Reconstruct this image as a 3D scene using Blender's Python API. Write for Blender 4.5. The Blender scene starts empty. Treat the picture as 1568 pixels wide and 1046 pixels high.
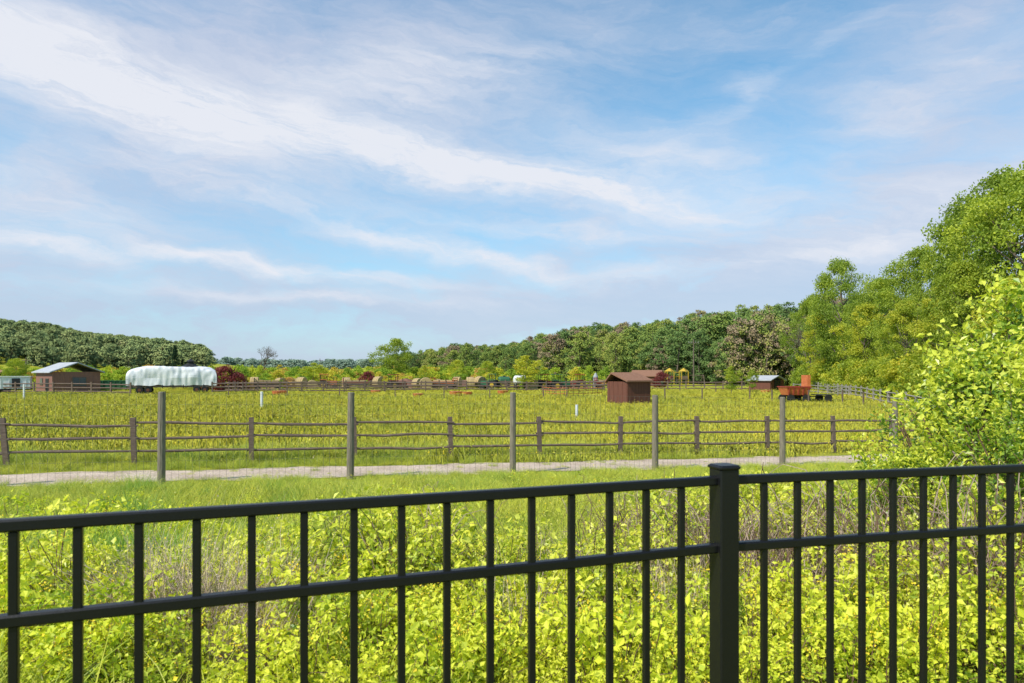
import bpy, math, numpy as np
from mathutils import Vector, Matrix
from mathutils import noise as mn
R = np.random.default_rng(7)
scene = bpy.context.scene
F = 1045.0; HOR = 572.0; CAMZ = 2.75
def X(px, Z): return (px-784.0)/F*Z
def sst(a, b, x):
    t = np.clip((np.asarray(x, float)-a)/(b-a), 0, 1); return t*t*(3-2*t)
def terrain(x, y):
    x = np.asarray(x, float); y = np.asarray(y, float)
    z = 1.1*(1-sst(3, 10, y))
    z = z - 0.015*np.clip(x, -30, 30)*(1-sst(30, 85, y))*sst(2, 8, y)
    d = 0.83*x+0.56*y
    z = z + 22*sst(130, 330, d)*sst(60, 140, y)*(1-sst(450, 750, y))
    z = z + 30*np.exp(-((x+385)/115)**2/2-((y-480)/90)**2/2)
    z = z + 0.06*np.sin(x*0.21+y*0.13)*np.sin(y*0.17-x*0.05)*sst(26, 45, y)*(1-sst(200, 300, y))
    return z
# ------------------------------------------------------------------ mesh builder
class MB:
    def __init__(s): s.V=[]; s.Q=[]; s.M=[]; s.A=[]; s.n=0
    def add(s, V, Q, mat=0, var=0.5):
        V=np.asarray(V,float).reshape(-1,3); Q=np.asarray(Q,int).reshape(-1,4)
        s.V.append(V); s.Q.append(Q+s.n); s.M.append(np.full(len(Q),mat)); 
        s.A.append(np.broadcast_to(np.asarray(var,float),(len(V),)).copy()); s.n+=len(V)
    def mesh(s, name, mats, smooth=False):
        V=np.concatenate(s.V); Q=np.concatenate(s.Q); M=np.concatenate(s.M); A=np.concatenate(s.A)
        me=bpy.data.meshes.new(name)
        me.vertices.add(len(V)); me.vertices.foreach_set("co",V.ravel().astype(np.float32))
        me.loops.add(len(Q)*4); me.loops.foreach_set("vertex_index",Q.ravel().astype(np.int32))
        me.polygons.add(len(Q)); me.polygons.foreach_set("loop_start",(np.arange(len(Q))*4).astype(np.int32))
        me.polygons.foreach_set("material_index",M.astype(np.int32))
        me.polygons.foreach_set("use_smooth",np.full(len(Q),smooth))
        a=me.attributes.new("var",'FLOAT','POINT'); a.data.foreach_set("value",A.astype(np.float32))
        for m in mats: me.materials.append(m)
        me.update(calc_edges=True); me.validate()
        return me
    def obj(s, name, mats, loc=(0,0,0), rz=0, smooth=False):
        o=bpy.data.objects.new(name, s.mesh(name,mats,smooth)); o.location=loc; o.rotation_euler=(0,0,rz)
        scene.collection.objects.link(o); return o
    def box(s, c, sz, mat=0, rz=0, var=0.5, M=None):
        h=np.array(sz)/2.0
        v=np.array([[-1,-1,-1],[1,-1,-1],[1,1,-1],[-1,1,-1],[-1,-1,1],[1,-1,1],[1,1,1],[-1,1,1]])*h
        if M is not None: v=v@np.array(M).T
        cz,sn=math.cos(rz),math.sin(rz)
        v=v@np.array([[cz,sn,0],[-sn,cz,0],[0,0,1]])+np.array(c)
        s.add(v,[[0,3,2,1],[4,5,6,7],[0,1,5,4],[1,2,6,5],[2,3,7,6],[3,0,4,7]],mat,var)
    def tube(s, pts, rad, n=6, mat=0, var=0.5, axis=None, caps=False):
        P=np.asarray(pts,float); rad=np.broadcast_to(np.asarray(rad,float),(len(P),))
        if caps:
            P=np.concatenate([P[:1],P,P[-1:]]); rad=np.concatenate([[1e-4],rad,[1e-4]])
            T=np.tile((P[-1]-P[0]),(len(P),1)) if axis is None else np.tile(axis,(len(P),1))
        else: T=np.gradient(P,axis=0) if axis is None else np.tile(axis,(len(P),1))
        T=T/(np.linalg.norm(T,axis=1,keepdims=True)+1e-9)
        if abs(T[0,2])>0.7: up=np.tile([1.,0,0],(len(P),1))
        else: up=np.tile([0,0,1.],(len(P),1))
        A=np.cross(T,up); A/=np.linalg.norm(A,axis=1,keepdims=True)+1e-9
        B=np.cross(T,A)
        a=np.arange(n)/n*2*math.pi
        V=P[:,None]+rad[:,None,None]*(np.cos(a)[None,:,None]*A[:,None]+np.sin(a)[None,:,None]*B[:,None])
        Q=[]
        for i in range(len(P)-1):
            for j in range(n):
                k=(j+1)%n; Q.append([i*n+j,i*n+k,(i+1)*n+k,(i+1)*n+j])
        s.add(V.reshape(-1,3),Q,mat,var)
    def bar(s, p0, p1, w, h, ch=0.003, mat=0):
        p0=np.array(p0,float); p1=np.array(p1,float); T=(p1-p0); T/=np.linalg.norm(T)
        if abs(T[2])>0.9: A=np.array([BD[0],BD[1],0.]); 
        else: A=np.cross(T,[0,0,1.]); A/=np.linalg.norm(A)
        B=np.cross(A,T)
        w/=2;h/=2
        prof=[(-w+ch,-h),(w-ch,-h),(w,-h+ch),(w,h-ch),(w-ch,h),(-w+ch,h),(-w,h-ch),(-w,-h+ch)]
        ring=lambda p,k=1:[p+A*a*k+B*b*k for a,b in prof]
        e=T*ch
        V=ring(p0,1-ch/max(w,h))+ring(p0+e)+ring(p1-e)+ring(p1,1-ch/max(w,h))+[p0,p1]
        Q=[]
        for i in range(3):
            for j in range(8):
                k=(j+1)%8; Q.append([i*8+j,i*8+k,(i+1)*8+k,(i+1)*8+j])
        for j in range(0,8,2):
            Q.append([32,(j+2)%8,j+1,j]); Q.append([33,24+j,24+j+1,24+(j+2)%8])
        s.add(V,Q,mat)
    def leaves(s, C, L, W, rng, nb=None, mat=0, var=None, fold=0.15):
        N=len(C)
        n=rng.normal(size=(N,3)); n/=np.linalg.norm(n,axis=1,keepdims=True)
        if nb is not None: n=n+nb; n/=np.linalg.norm(n,axis=1,keepdims=True)+1e-9
        a=rng.normal(size=(N,3)); a-=n*(a*n).sum(1,keepdims=True); a/=np.linalg.norm(a,axis=1,keepdims=True)+1e-9
        b=np.cross(n,a)
        L=np.broadcast_to(L,(N,))[:,None]; W=np.broadcast_to(W,(N,))[:,None]
        f=n*L*fold
        V=np.stack([C-a*L/2, C+b*W/2+f-a*L*0.08, C+a*L/2, C-b*W/2+f-a*L*0.08],1).reshape(-1,3)
        if var is None: var=rng.random(N)
        s.add(V,np.arange(N*4).reshape(N,4),mat,np.repeat(np.broadcast_to(var,(N,)),4))
    def blades(s, base, tip, w, rng, mat=0, var=None, bend=0.35):
        N=len(base); d=tip-base
        side=np.stack([rng.normal(size=N),rng.normal(size=N),np.zeros(N)],1); side/=np.linalg.norm(side,axis=1,keepdims=True)
        w=np.broadcast_to(w,(N,))[:,None]
        mid=base+d*0.55+np.array([0,0,1])*np.linalg.norm(d,axis=1,keepdims=True)*bend*0.3
        V=np.stack([base-side*w/2,base+side*w/2,mid+side*w*0.42,mid-side*w*0.42,tip+side*w*0.06,tip-side*w*0.06],1).reshape(-1,3)
        i=np.arange(N)[:,None]*6
        Q=np.concatenate([i+np.array([[0,1,2,3]]),i+np.array([[3,2,4,5]])])
        if var is None: var=rng.random(N)
        s.add(V,Q,mat,np.repeat(np.broadcast_to(var,(N,)),6))
BD=(1,0)
# ------------------------------------------------------------------ materials
def newmat(name):
    m=bpy.data.materials.new(name); m.use_nodes=True; nt=m.node_tree; nt.nodes.clear()
    out=nt.nodes.new('ShaderNodeOutputMaterial'); return m,nt,out
def ramp(nt, fac, stops):
    r=nt.nodes.new('ShaderNodeValToRGB'); el=r.color_ramp.elements
    while len(el)>1: el.remove(el[-1])
    el[0].position=stops[0][0]; el[0].color=(*stops[0][1],1)
    for p,c in stops[1:]:
        e=el.new(p); e.color=(*c,1)
    nt.links.new(fac,r.inputs[0]); return r.outputs[0]
def mth(nt,op,a,b=None,c=None,clamp=False):
    n=nt.nodes.new('ShaderNodeMath'); n.operation=op; n.use_clamp=clamp
    for i,v in enumerate((a,b,c)):
        if v is None: continue
        if isinstance(v,(int,float)): n.inputs[i].default_value=v
        else: nt.links.new(v,n.inputs[i])
    return n.outputs[0]
def mixc(nt,f,a,b,mode='MIX'):
    n=nt.nodes.new('ShaderNodeMix'); n.data_type='RGBA'; n.blend_type=mode
    for i,v in ((0,f),(6,a),(7,b)):
        if isinstance(v,(int,float)): n.inputs[i].default_value=v
        elif isinstance(v,tuple): n.inputs[i].default_value=(*v,1)
        else: nt.links.new(v,n.inputs[i])
    return n.outputs[2]
def noise(nt,vec,scale,detail=4,rough=0.55):
    n=nt.nodes.new('ShaderNodeTexNoise'); n.inputs['Scale'].default_value=scale; n.inputs['Detail'].default_value=detail
    n.inputs['Roughness'].default_value=rough
    if vec is not None: nt.links.new(vec,n.inputs['Vector'])
    return n.outputs['Fac']
def foliage(name, stops, trans=0.35, inst=0.5, patch=None, patchscale=0.12, rough=0.5, spec=0.3, tw=1.2, gain=1.0, upn=0.0, diff=False, warm=1.0, dark=None, desat=0.010):
    m,nt,out=newmat(name)
    stops=[(p,tuple(min(0.8,v*gain*k+e) for v,k,e in zip(c,(warm,1,1),(0,0,desat)))) for p,c in stops]
    at=nt.nodes.new('ShaderNodeAttribute'); at.attribute_name='var'
    oi=nt.nodes.new('ShaderNodeObjectInfo')
    f=mth(nt,'ADD',mth(nt,'MULTIPLY',at.outputs['Fac'],1-inst),mth(nt,'MULTIPLY',oi.outputs['Random'],inst))
    col=ramp(nt,f,stops)
    g=nt.nodes.new('ShaderNodeNewGeometry')
    if patch:
        nz=noise(nt,g.outputs['Position'],patchscale,4)
        k=mth(nt,'MULTIPLY_ADD',nz,4.0,-1.6,clamp=True)
        col=mixc(nt,mth(nt,'MULTIPLY',k,0.7),col,patch)
    if dark:
        nz=noise(nt,g.outputs['Position'],patchscale*2.7,3)
        k=mth(nt,'MULTIPLY_ADD',nz,-5.0,2.2,clamp=True)
        col=mixc(nt,mth(nt,'MULTIPLY',k,0.65),col,dark)
    if diff: p=nt.nodes.new('ShaderNodeBsdfDiffuse'); nt.links.new(col,p.inputs['Color'])
    else:
        p=nt.nodes.new('ShaderNodeBsdfPrincipled'); nt.links.new(col,p.inputs['Base Color'])
        p.inputs['Roughness'].default_value=rough; p.inputs['Specular IOR Level'].default_value=spec
    if upn>0:
        sc=nt.nodes.new('ShaderNodeVectorMath'); sc.operation='SCALE'; nt.links.new(g.outputs['Normal'],sc.inputs[0]); sc.inputs['Scale'].default_value=1-upn
        ad=nt.nodes.new('ShaderNodeVectorMath'); ad.operation='ADD'; nt.links.new(sc.outputs[0],ad.inputs[0]); ad.inputs[1].default_value=(0,0,upn)
        no=nt.nodes.new('ShaderNodeVectorMath'); no.operation='NORMALIZE'; nt.links.new(ad.outputs[0],no.inputs[0]); nt.links.new(no.outputs[0],p.inputs['Normal'])
    if trans>0:
        t=nt.nodes.new('ShaderNodeBsdfTranslucent')
        nt.links.new(mixc(nt,1.0,col,(tw,tw*1.05,0.6),'MULTIPLY'),t.inputs['Color'])
        mx=nt.nodes.new('ShaderNodeMixShader'); mx.inputs[0].default_value=trans
        nt.links.new(p.outputs[0],mx.inputs[1]); nt.links.new(t.outputs[0],mx.inputs[2]); nt.links.new(mx.outputs[0],out.inputs[0])
    else: nt.links.new(p.outputs[0],out.inputs[0])
    return m
def solid(name,c1,c2=None,scale=8,rough=0.7,spec=0.3,stretch=None,bump=0.0,metal=0,coord='Object'):
    m,nt,out=newmat(name)
    tc=nt.nodes.new('ShaderNodeTexCoord'); v=tc.outputs[coord]
    if stretch:
        mp=nt.nodes.new('ShaderNodeMapping'); mp.inputs['Scale'].default_value=stretch; nt.links.new(v,mp.inputs[0]); v=mp.outputs[0]
    nz=noise(nt,v,scale,5,0.6)
    c2=c2 or tuple(x*0.65 for x in c1)
    col=ramp(nt,nz,[(0.3,c2),(0.7,c1)])
    p=nt.nodes.new('ShaderNodeBsdfPrincipled'); nt.links.new(col,p.inputs['Base Color'])
    p.inputs['Roughness'].default_value=rough; p.inputs['Specular IOR Level'].default_value=spec; p.inputs['Metallic'].default_value=metal
    if bump:
        b=nt.nodes.new('ShaderNodeBump'); b.inputs['Strength'].default_value=bump; b.inputs['Distance'].default_value=0.02
        nt.links.new(nz,b.inputs['Height']); nt.links.new(b.outputs[0],p.inputs['Normal'])
    nt.links.new(p.outputs[0],out.inputs[0]); return m
M_bark=solid('bark',(0.20,0.16,0.125),(0.09,0.07,0.055),3,0.9,0.1)
M_black=solid('black_powder_coat',(0.009,0.009,0.010),(0.006,0.006,0.007),200,0.38,0.32,bump=0.05)
M_wood=solid('weathered_brown_wood',(0.21,0.15,0.115),(0.10,0.07,0.055),5,0.85,0.2,stretch=(1,1,6))
M_post=solid('grey_treated_wood',(0.27,0.23,0.17),(0.13,0.11,0.08),6,0.85,0.2,stretch=(6,6,0.6),bump=0.4)
M_wire=solid('galvanised_wire',(0.13,0.13,0.11),(0.10,0.10,0.08),5,0.6,0.3)
M_flower=solid('yellow_petal',(0.80,0.60,0.04),(0.70,0.52,0.03),5,0.7,0.2)
M_fieldg=foliage('field_grass_blades',[(0.0,(0.22,0.26,0.025)),(0.45,(0.37,0.40,0.035)),(0.8,(0.49,0.47,0.06)),(1.0,(0.60,0.54,0.18))],0.0,0.3,patch=(0.70,0.62,0.06),patchscale=0.10,upn=0.82,diff=True,gain=1.3,dark=(0.28,0.36,0.03))
M_nearg=foliage('verge_grass_blades',[(0.0,(0.13,0.20,0.02)),(0.45,(0.30,0.37,0.03)),(0.8,(0.46,0.46,0.05)),(1.0,(0.58,0.52,0.20))],0.25,0.4,patch=(0.56,0.53,0.05),patchscale=0.5,upn=0.5,gain=1.3,dark=(0.15,0.25,0.02))
M_lushg=foliage('lush_grass_blades',[(0.0,(0.11,0.23,0.012)),(0.6,(0.21,0.35,0.02)),(1.0,(0.36,0.46,0.06))],0.3,0.4,upn=0.4,gain=1.1)
M_dry=foliage('dry_grass_blades',[(0.0,(0.30,0.21,0.14)),(0.6,(0.50,0.38,0.26)),(1.0,(0.60,0.50,0.36))],0.15,0.3,upn=0.3)
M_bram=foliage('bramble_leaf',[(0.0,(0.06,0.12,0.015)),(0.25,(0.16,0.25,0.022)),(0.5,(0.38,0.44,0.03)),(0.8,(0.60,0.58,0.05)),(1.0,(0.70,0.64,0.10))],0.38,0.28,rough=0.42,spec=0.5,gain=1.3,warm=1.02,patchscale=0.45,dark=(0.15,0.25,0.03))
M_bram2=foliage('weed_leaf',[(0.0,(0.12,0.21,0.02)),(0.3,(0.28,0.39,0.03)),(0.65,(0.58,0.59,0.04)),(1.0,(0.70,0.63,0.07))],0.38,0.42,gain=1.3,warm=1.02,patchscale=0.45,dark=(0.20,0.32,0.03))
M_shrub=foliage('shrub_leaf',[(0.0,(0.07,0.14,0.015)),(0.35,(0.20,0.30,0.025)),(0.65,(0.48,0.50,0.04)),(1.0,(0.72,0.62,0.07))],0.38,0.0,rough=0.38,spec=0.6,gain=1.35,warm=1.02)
M_stem=solid('stem',(0.20,0.12,0.08),(0.10,0.06,0.04),10,0.8,0.2)
M_twig=solid('dead_twig',(0.40,0.30,0.23),(0.22,0.15,0.11),10,0.8,0.2)
M_oak=foliage('oak_leaf',[(0.0,(0.05,0.085,0.010)),(0.5,(0.14,0.20,0.018)),(1.0,(0.31,0.35,0.03))],0.38,0.2,gain=1.75,warm=1.08)
M_ylw=foliage('young_leaf',[(0.0,(0.08,0.13,0.012)),(0.5,(0.20,0.26,0.020)),(0.85,(0.37,0.36,0.028)),(1.0,(0.44,0.31,0.05))],0.38,0.4,gain=1.6,warm=1.08)
M_forest=foliage('forest_leaf',[(0.0,(0.065,0.09,0.03)),(0.3,(0.09,0.14,0.035)),(0.55,(0.14,0.185,0.035)),(0.70,(0.22,0.235,0.04)),(0.80,(0.20,0.155,0.085)),(1.0,(0.19,0.125,0.09))],0.0,0.7,gain=1.5,upn=0.4,diff=True)
M_far=foliage('hazy_far_forest_leaf',[(0.0,(0.19,0.26,0.10)),(0.5,(0.28,0.34,0.12)),(0.85,(0.37,0.40,0.14)),(1.0,(0.34,0.28,0.17))],0.0,0.5,gain=1.5,upn=0.7,diff=True)  # paler leaf colours with distance haze painted in
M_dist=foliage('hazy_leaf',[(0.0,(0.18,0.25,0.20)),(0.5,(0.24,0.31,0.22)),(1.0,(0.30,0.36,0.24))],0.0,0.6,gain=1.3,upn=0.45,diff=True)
M_nurs=foliage('nursery_leaf',[(0.0,(0.11,0.19,0.02)),(0.42,(0.24,0.31,0.03)),(0.70,(0.42,0.40,0.03)),(0.86,(0.40,0.25,0.06)),(1.0,(0.26,0.10,0.06))],0.2,0.75,gain=1.4,upn=0.25,diff=True)
M_red=foliage('red_leaf',[(0.0,(0.09,0.014,0.02)),(1.0,(0.28,0.06,0.05))],0.2,0.2,gain=1.1,desat=0.0)
M_con=foliage('conifer_needle',[(0.0,(0.02,0.045,0.016)),(1.0,(0.06,0.10,0.035))],0.0,0.2,diff=True)
M_redwall=solid('brown_red_boards',(0.19,0.075,0.05),(0.11,0.045,0.03),2,0.8,0.2,stretch=(8,8,0.4))
M_barnwall=solid('mauve_brown_boards',(0.28,0.14,0.11),(0.20,0.10,0.075),2,0.8,0.2,stretch=(8,8,0.4))
M_shingle=solid('brown_shingle',(0.30,0.155,0.10),(0.20,0.10,0.06),6,0.9,0.2)
M_roofw=solid('pale_metal_roof',(0.46,0.46,0.48),(0.36,0.36,0.38),1,0.6,0.3)
M_dark=solid('dark_paint',(0.03,0.03,0.03),(0.015,0.015,0.015),4,0.6,0.3)
M_tarp=solid('white_tarp',(0.80,0.79,0.78),(0.62,0.62,0.64),0.8,0.5,0.3,bump=1.0)
M_orange=solid('orange_paint',(0.66,0.20,0.07),(0.46,0.12,0.04),3,0.6,0.3)
M_redp=solid('red_paint',(0.38,0.05,0.035),(0.20,0.035,0.03),3,0.5,0.4)
M_green=solid('green_paint',(0.05,0.16,0.08),(0.03,0.10,0.05),3,0.6,0.3)
M_yel=solid('yellow_paint',(0.50,0.34,0.03),(0.4,0.25,0.03),3,0.6,0.3)
M_white=solid('white_paint',(0.75,0.75,0.73),(0.6,0.6,0.58),3,0.6,0.3)
M_grey=solid('grey_metal',(0.35,0.36,0.37),(0.25,0.26,0.27),3,0.5,0.4)
M_glass=solid('window_glass',(0.10,0.11,0.13),(0.07,0.08,0.09),1,0.15,0.5)
M_rail2=solid('grey_rail_wood',(0.34,0.31,0.27),(0.20,0.18,0.15),5,0.85,0.2)
M_hay=solid('hay',(0.52,0.38,0.19),(0.36,0.26,0.12),6,0.95,0.1)
M_mulch=solid('mulch',(0.24,0.13,0.09),(0.14,0.075,0.055),2,0.95,0.1)
# ground
m,nt,out=newmat('meadow_ground'); M_ground=m
g=nt.nodes.new('ShaderNodeNewGeometry'); pos=g.outputs['Position']
n1=noise(nt,pos,0.11,5); n2=noise(nt,pos,1.7,6,0.7); n3=noise(nt,pos,14,4,0.7)
c=ramp(nt,mth(nt,'ADD',mth(nt,'MULTIPLY',n1,0.55),mth(nt,'MULTIPLY',n2,0.45)),[(0.35,(0.22,0.27,0.025)),(0.5,(0.38,0.40,0.04)),(0.62,(0.50,0.46,0.06)),(0.8,(0.50,0.40,0.16))])
c=mixc(nt,0.5,c,ramp(nt,n3,[(0.3,(0.5,0.5,0.45)),(0.7,(1,1,1))]),'MULTIPLY')
p=nt.nodes.new('ShaderNodeBsdfPrincipled'); nt.links.new(c,p.inputs['Base Color']); p.inputs['Roughness'].default_value=0.95; p.inputs['Specular IOR Level'].default_value=0.1
b=nt.nodes.new('ShaderNodeBump'); b.inputs['Strength'].default_value=0.8; b.inputs['Distance'].default_value=0.1; nt.links.new(n3,b.inputs['Height']); nt.links.new(b.outputs[0],p.inputs['Normal'])
nt.links.new(p.outputs[0],out.inputs[0])
m,nt,out=newmat('gravel'); M_gravel=m
g=nt.nodes.new('ShaderNodeNewGeometry'); pos=g.outputs['Position']
n1=noise(nt,pos,0.9,5); n3=noise(nt,pos,16,5,0.75)
c=mixc(nt,0.8,ramp(nt,n1,[(0.35,(0.54,0.42,0.33)),(0.65,(0.74,0.60,0.49))]),ramp(nt,n3,[(0.38,(0.45,0.41,0.36)),(0.62,(1.1,1.06,1.0))]),'MULTIPLY')
p=nt.nodes.new('ShaderNodeBsdfPrincipled'); nt.links.new(c,p.inputs['Base Color']); p.inputs['Roughness'].default_value=0.95
b=nt.nodes.new('ShaderNodeBump'); b.inputs['Strength'].default_value=0.9; b.inputs['Distance'].default_value=0.03; nt.links.new(n3,b.inputs['Height']); nt.links.new(b.outputs[0],p.inputs['Normal'])
nt.links.new(p.outputs[0],out.inputs[0])
# ------------------------------------------------------------------ ground
ys=np.concatenate([np.linspace(-30,0,6),np.linspace(0.5,30,100),np.geomspace(31,5000,170)])
t=np.linspace(-1,1,221); xs=np.sign(t)*(np.abs(t)*60+ (np.abs(t)**5)*4500)
XX,YY=np.meshgrid(xs,ys); ZZ=terrain(XX,YY)
mb=MB(); nx=len(xs); ny=len(ys)
i,j=np.meshgrid(np.arange(ny-1),np.arange(nx-1),indexing='ij'); a=(i*nx+j).ravel()
mb.add(np.stack([XX,YY,ZZ],-1),np.stack([a,a+1,a+nx+1,a+nx],1)); mb.obj('ground',[M_ground],smooth=True)
PW=lambda x:18.7+0.285*x
PA,PB=0.15,2.3
mb=MB(); px_=np.linspace(-27,27,109); rows=[]
for k,off in enumerate([PA,0.9,1.6,PB]):
    yy=PW(px_)+off+ (0.15*np.sin(px_*1.3+k)+0.08*np.sin(px_*3.1+2*k) if k in(0,3) else 0)
    rows.append(np.stack([px_,yy,-0.015*px_+0.012],1))
V=np.concatenate(rows); n=len(px_); Q=[]
for r in range(3):
    for c_ in range(n-1): Q.append([r*n+c_,r*n+c_+1,(r+1)*n+c_+1,(r+1)*n+c_])
mb.add(V,Q); mb.obj('gravel_path',[M_gravel])
# ------------------------------------------------------------------ instancing
def proto_coll(name, meshes):
    c=bpy.data.collections.new(name)
    for k,me in enumerate(meshes):
        o=bpy.data.objects.new("%s_%02d"%(name,k),me); c.objects.link(o)
    return c
def scatter(name, P, coll, nproto, scale, tilt=0.12, wide=None):
    P=np.asarray(P,float); N=len(P)
    me=bpy.data.meshes.new(name); me.vertices.add(N); me.vertices.foreach_set("co",P.ravel().astype(np.float32))
    rot=np.stack([R.normal(0,tilt,N),R.normal(0,tilt,N),R.random(N)*6.283],1)
    scale=np.broadcast_to(scale,(N,)); w=np.ones(N) if wide is None else wide
    sc=np.stack([scale*w,scale*w,scale],1)
    a=me.attributes.new("rot",'FLOAT_VECTOR','POINT'); a.data.foreach_set("vector",rot.ravel().astype(np.float32))
    a=me.attributes.new("scl",'FLOAT_VECTOR','POINT'); a.data.foreach_set("vector",sc.ravel().astype(np.float32))
    a=me.attributes.new("idx",'INT','POINT'); a.data.foreach_set("value",R.integers(0,nproto,N).astype(np.int32))
    o=bpy.data.objects.new(name,me); scene.collection.objects.link(o)
    ng=bpy.data.node_groups.new(name+"_gn",'GeometryNodeTree')
    ng.interface.new_socket("Geometry",in_out='INPUT',socket_type='NodeSocketGeometry')
    ng.interface.new_socket("Geometry",in_out='OUTPUT',socket_type='NodeSocketGeometry')
    gi=ng.nodes.new('NodeGroupInput'); go=ng.nodes.new('NodeGroupOutput')
    ci=ng.nodes.new('GeometryNodeCollectionInfo'); ci.inputs['Collection'].default_value=coll
    ci.inputs['Separate Children'].default_value=True; ci.inputs['Reset Children'].default_value=True
    ip=ng.nodes.new('GeometryNodeInstanceOnPoints'); ip.inputs['Pick Instance'].default_value=True
    def na(nm,ty):
        q=ng.nodes.new('GeometryNodeInputNamedAttribute'); q.data_type=ty; q.inputs['Name'].default_value=nm
        return [s for s in q.outputs if s.enabled and s.name=='Attribute'][0]
    er=ng.nodes.new('FunctionNodeEulerToRotation')
    L=ng.links.new
    L(gi.outputs[0],ip.inputs['Points']); L(ci.outputs[0],ip.inputs['Instance']); L(na('idx','INT'),ip.inputs['Instance Index'])
    L(na('rot','FLOAT_VECTOR'),er.inputs[0]); L(er.outputs[0],ip.inputs['Rotation']); L(na('scl','FLOAT_VECTOR'),ip.inputs['Scale'])
    L(ip.outputs[0],go.inputs[0])
    md=o.modifiers.new("scatter",'NODES'); md.node_group=ng
    return o
# ------------------------------------------------------------------ plant prototypes
def grass_patch(rng,n,rad,h,w,mat,lean=0.35,seed_heads=0,flowers=0,fs=0.03):
    mb=MB(); a=rng.random(n)*6.283; r=rad*np.sqrt(rng.random(n))
    B=np.stack([r*np.cos(a),r*np.sin(a),np.full(n,-0.03)],1)
    hh=h*(0.45+0.7*rng.random(n)**1.5); d=rng.normal(size=(n,2))*lean*hh[:,None]
    T=B+np.concatenate([d,hh[:,None]],1)
    mb.blades(B,T,w,rng,var=rng.random(n)*0.9)
    if seed_heads:
        k=rng.choice(n,seed_heads); c=T[k]; mb.leaves(c,w*5,w*2.2,rng,var=1.0)
    if flowers:
        k=rng.choice(n,flowers); c=T[k]+np.array([0,0,0.02]); mb.leaves(c,fs,fs,rng,nb=np.array([[0,-0.4,1.0]]),mat=1)
    return mb.mesh('grass_tuft',[mat,M_flower])
P_field=proto_coll('field_grass_tuft',[grass_patch(R,170,0.7,0.20+0.05*k,0.014,M_fieldg,0.5,22,(0,8,2,16)[k],0.05) for k in range(4)])
P_near=proto_coll('near_grass_tuft',[grass_patch(R,180,0.36,0.32+0.08*k,0.007,M_nearg,0.55,18,(0,3,2,8)[k],0.025) for k in range(4)])
P_lush=proto_coll('lush_grass_tuft',[grass_patch(R,260,0.28,0.75+0.1*k,0.011,M_lushg,0.4) for k in range(3)])
P_dry=proto_coll('dry_grass_tuft',[grass_patch(R,150,0.25,0.65+0.15*k,0.005,M_dry,0.45,30) for k in range(3)])
def bramble(rng,ncane,H,leafL,mat,dense=26,spread=0.55,flow=0):
    mb=MB()
    for c in range(ncane):
        a=rng.random()*6.283; r0=rng.random()*0.2; h=H*(0.35+0.8*rng.random()); s=spread*(0.3+0.8*rng.random())
        t=np.linspace(0,1,7)[:,None]; dirv=np.array([math.cos(a),math.sin(a),0])
        P=dirv*(r0+s*t**1.3)+ rng.normal(size=(7,3))*0.02
        P[:,2]=h*np.sin(np.linspace(0,2.1,7)); P[0,2]=-0.05
        mb.tube(P,np.linspace(0.005,0.0015,7),3,1)
        tt=0.12+0.88*rng.random(dense)**0.8; 
        C=np.stack([np.interp(tt,np.linspace(0,1,7),P[:,q]) for q in range(3)],1)+rng.normal(size=(dense,3))*0.05
        cv=rng.random()
        mb.leaves(C,leafL*(0.5+0.9*rng.random(dense)),leafL*(0.45+0.5*rng.random(dense)),rng,nb=np.array([[-0.15,-0.25,0.7]]),mat=0,
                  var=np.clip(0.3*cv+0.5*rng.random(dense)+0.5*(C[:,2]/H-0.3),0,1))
    if flow: 
        for q in range(flow):
            x,y=rng.normal(size=2)*spread*0.6; z=H*(0.7+0.5*rng.random()); mb.tube([[x*0.6,y*0.6,0],[x,y,z]],[0.003,0.0015],3,1)
            mb.leaves(np.array([x,y,z])+rng.normal(size=(14,3))*0.03,0.022,0.02,rng,mat=2)
    return mb.mesh('bramble',[mat,M_stem,M_flower])
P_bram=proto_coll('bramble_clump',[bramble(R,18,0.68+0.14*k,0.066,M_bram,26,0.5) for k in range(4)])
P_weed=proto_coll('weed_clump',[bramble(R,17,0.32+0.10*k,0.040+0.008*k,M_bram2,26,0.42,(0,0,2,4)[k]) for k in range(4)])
def twigs(rng):
    mb=MB()
    for c in range(26):
        a=rng.random()*6.283; h=0.5+0.7*rng.random(); s=0.2+0.7*rng.random(); ph=rng.random()*0.8+1.7
        t=np.linspace(0,1,8); d=np.array([math.cos(a),math.sin(a)])
        b=rng.normal(size=2)*0.2
        P=np.stack([b[0]+d[0]*s*t+rng.normal(size=8)*0.02,b[1]+d[1]*s*t+rng.normal(size=8)*0.02,h*np.sin(t*ph)],1); P[0,2]=-0.05
        mb.tube(P,np.linspace(0.005,0.0018,8),3,int(rng.random()<0.45))
    return mb.mesh('twigs',[M_twig,M_stem])
P_twig=proto_coll('twig_tangle',[twigs(R) for k in range(3)])
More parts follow.
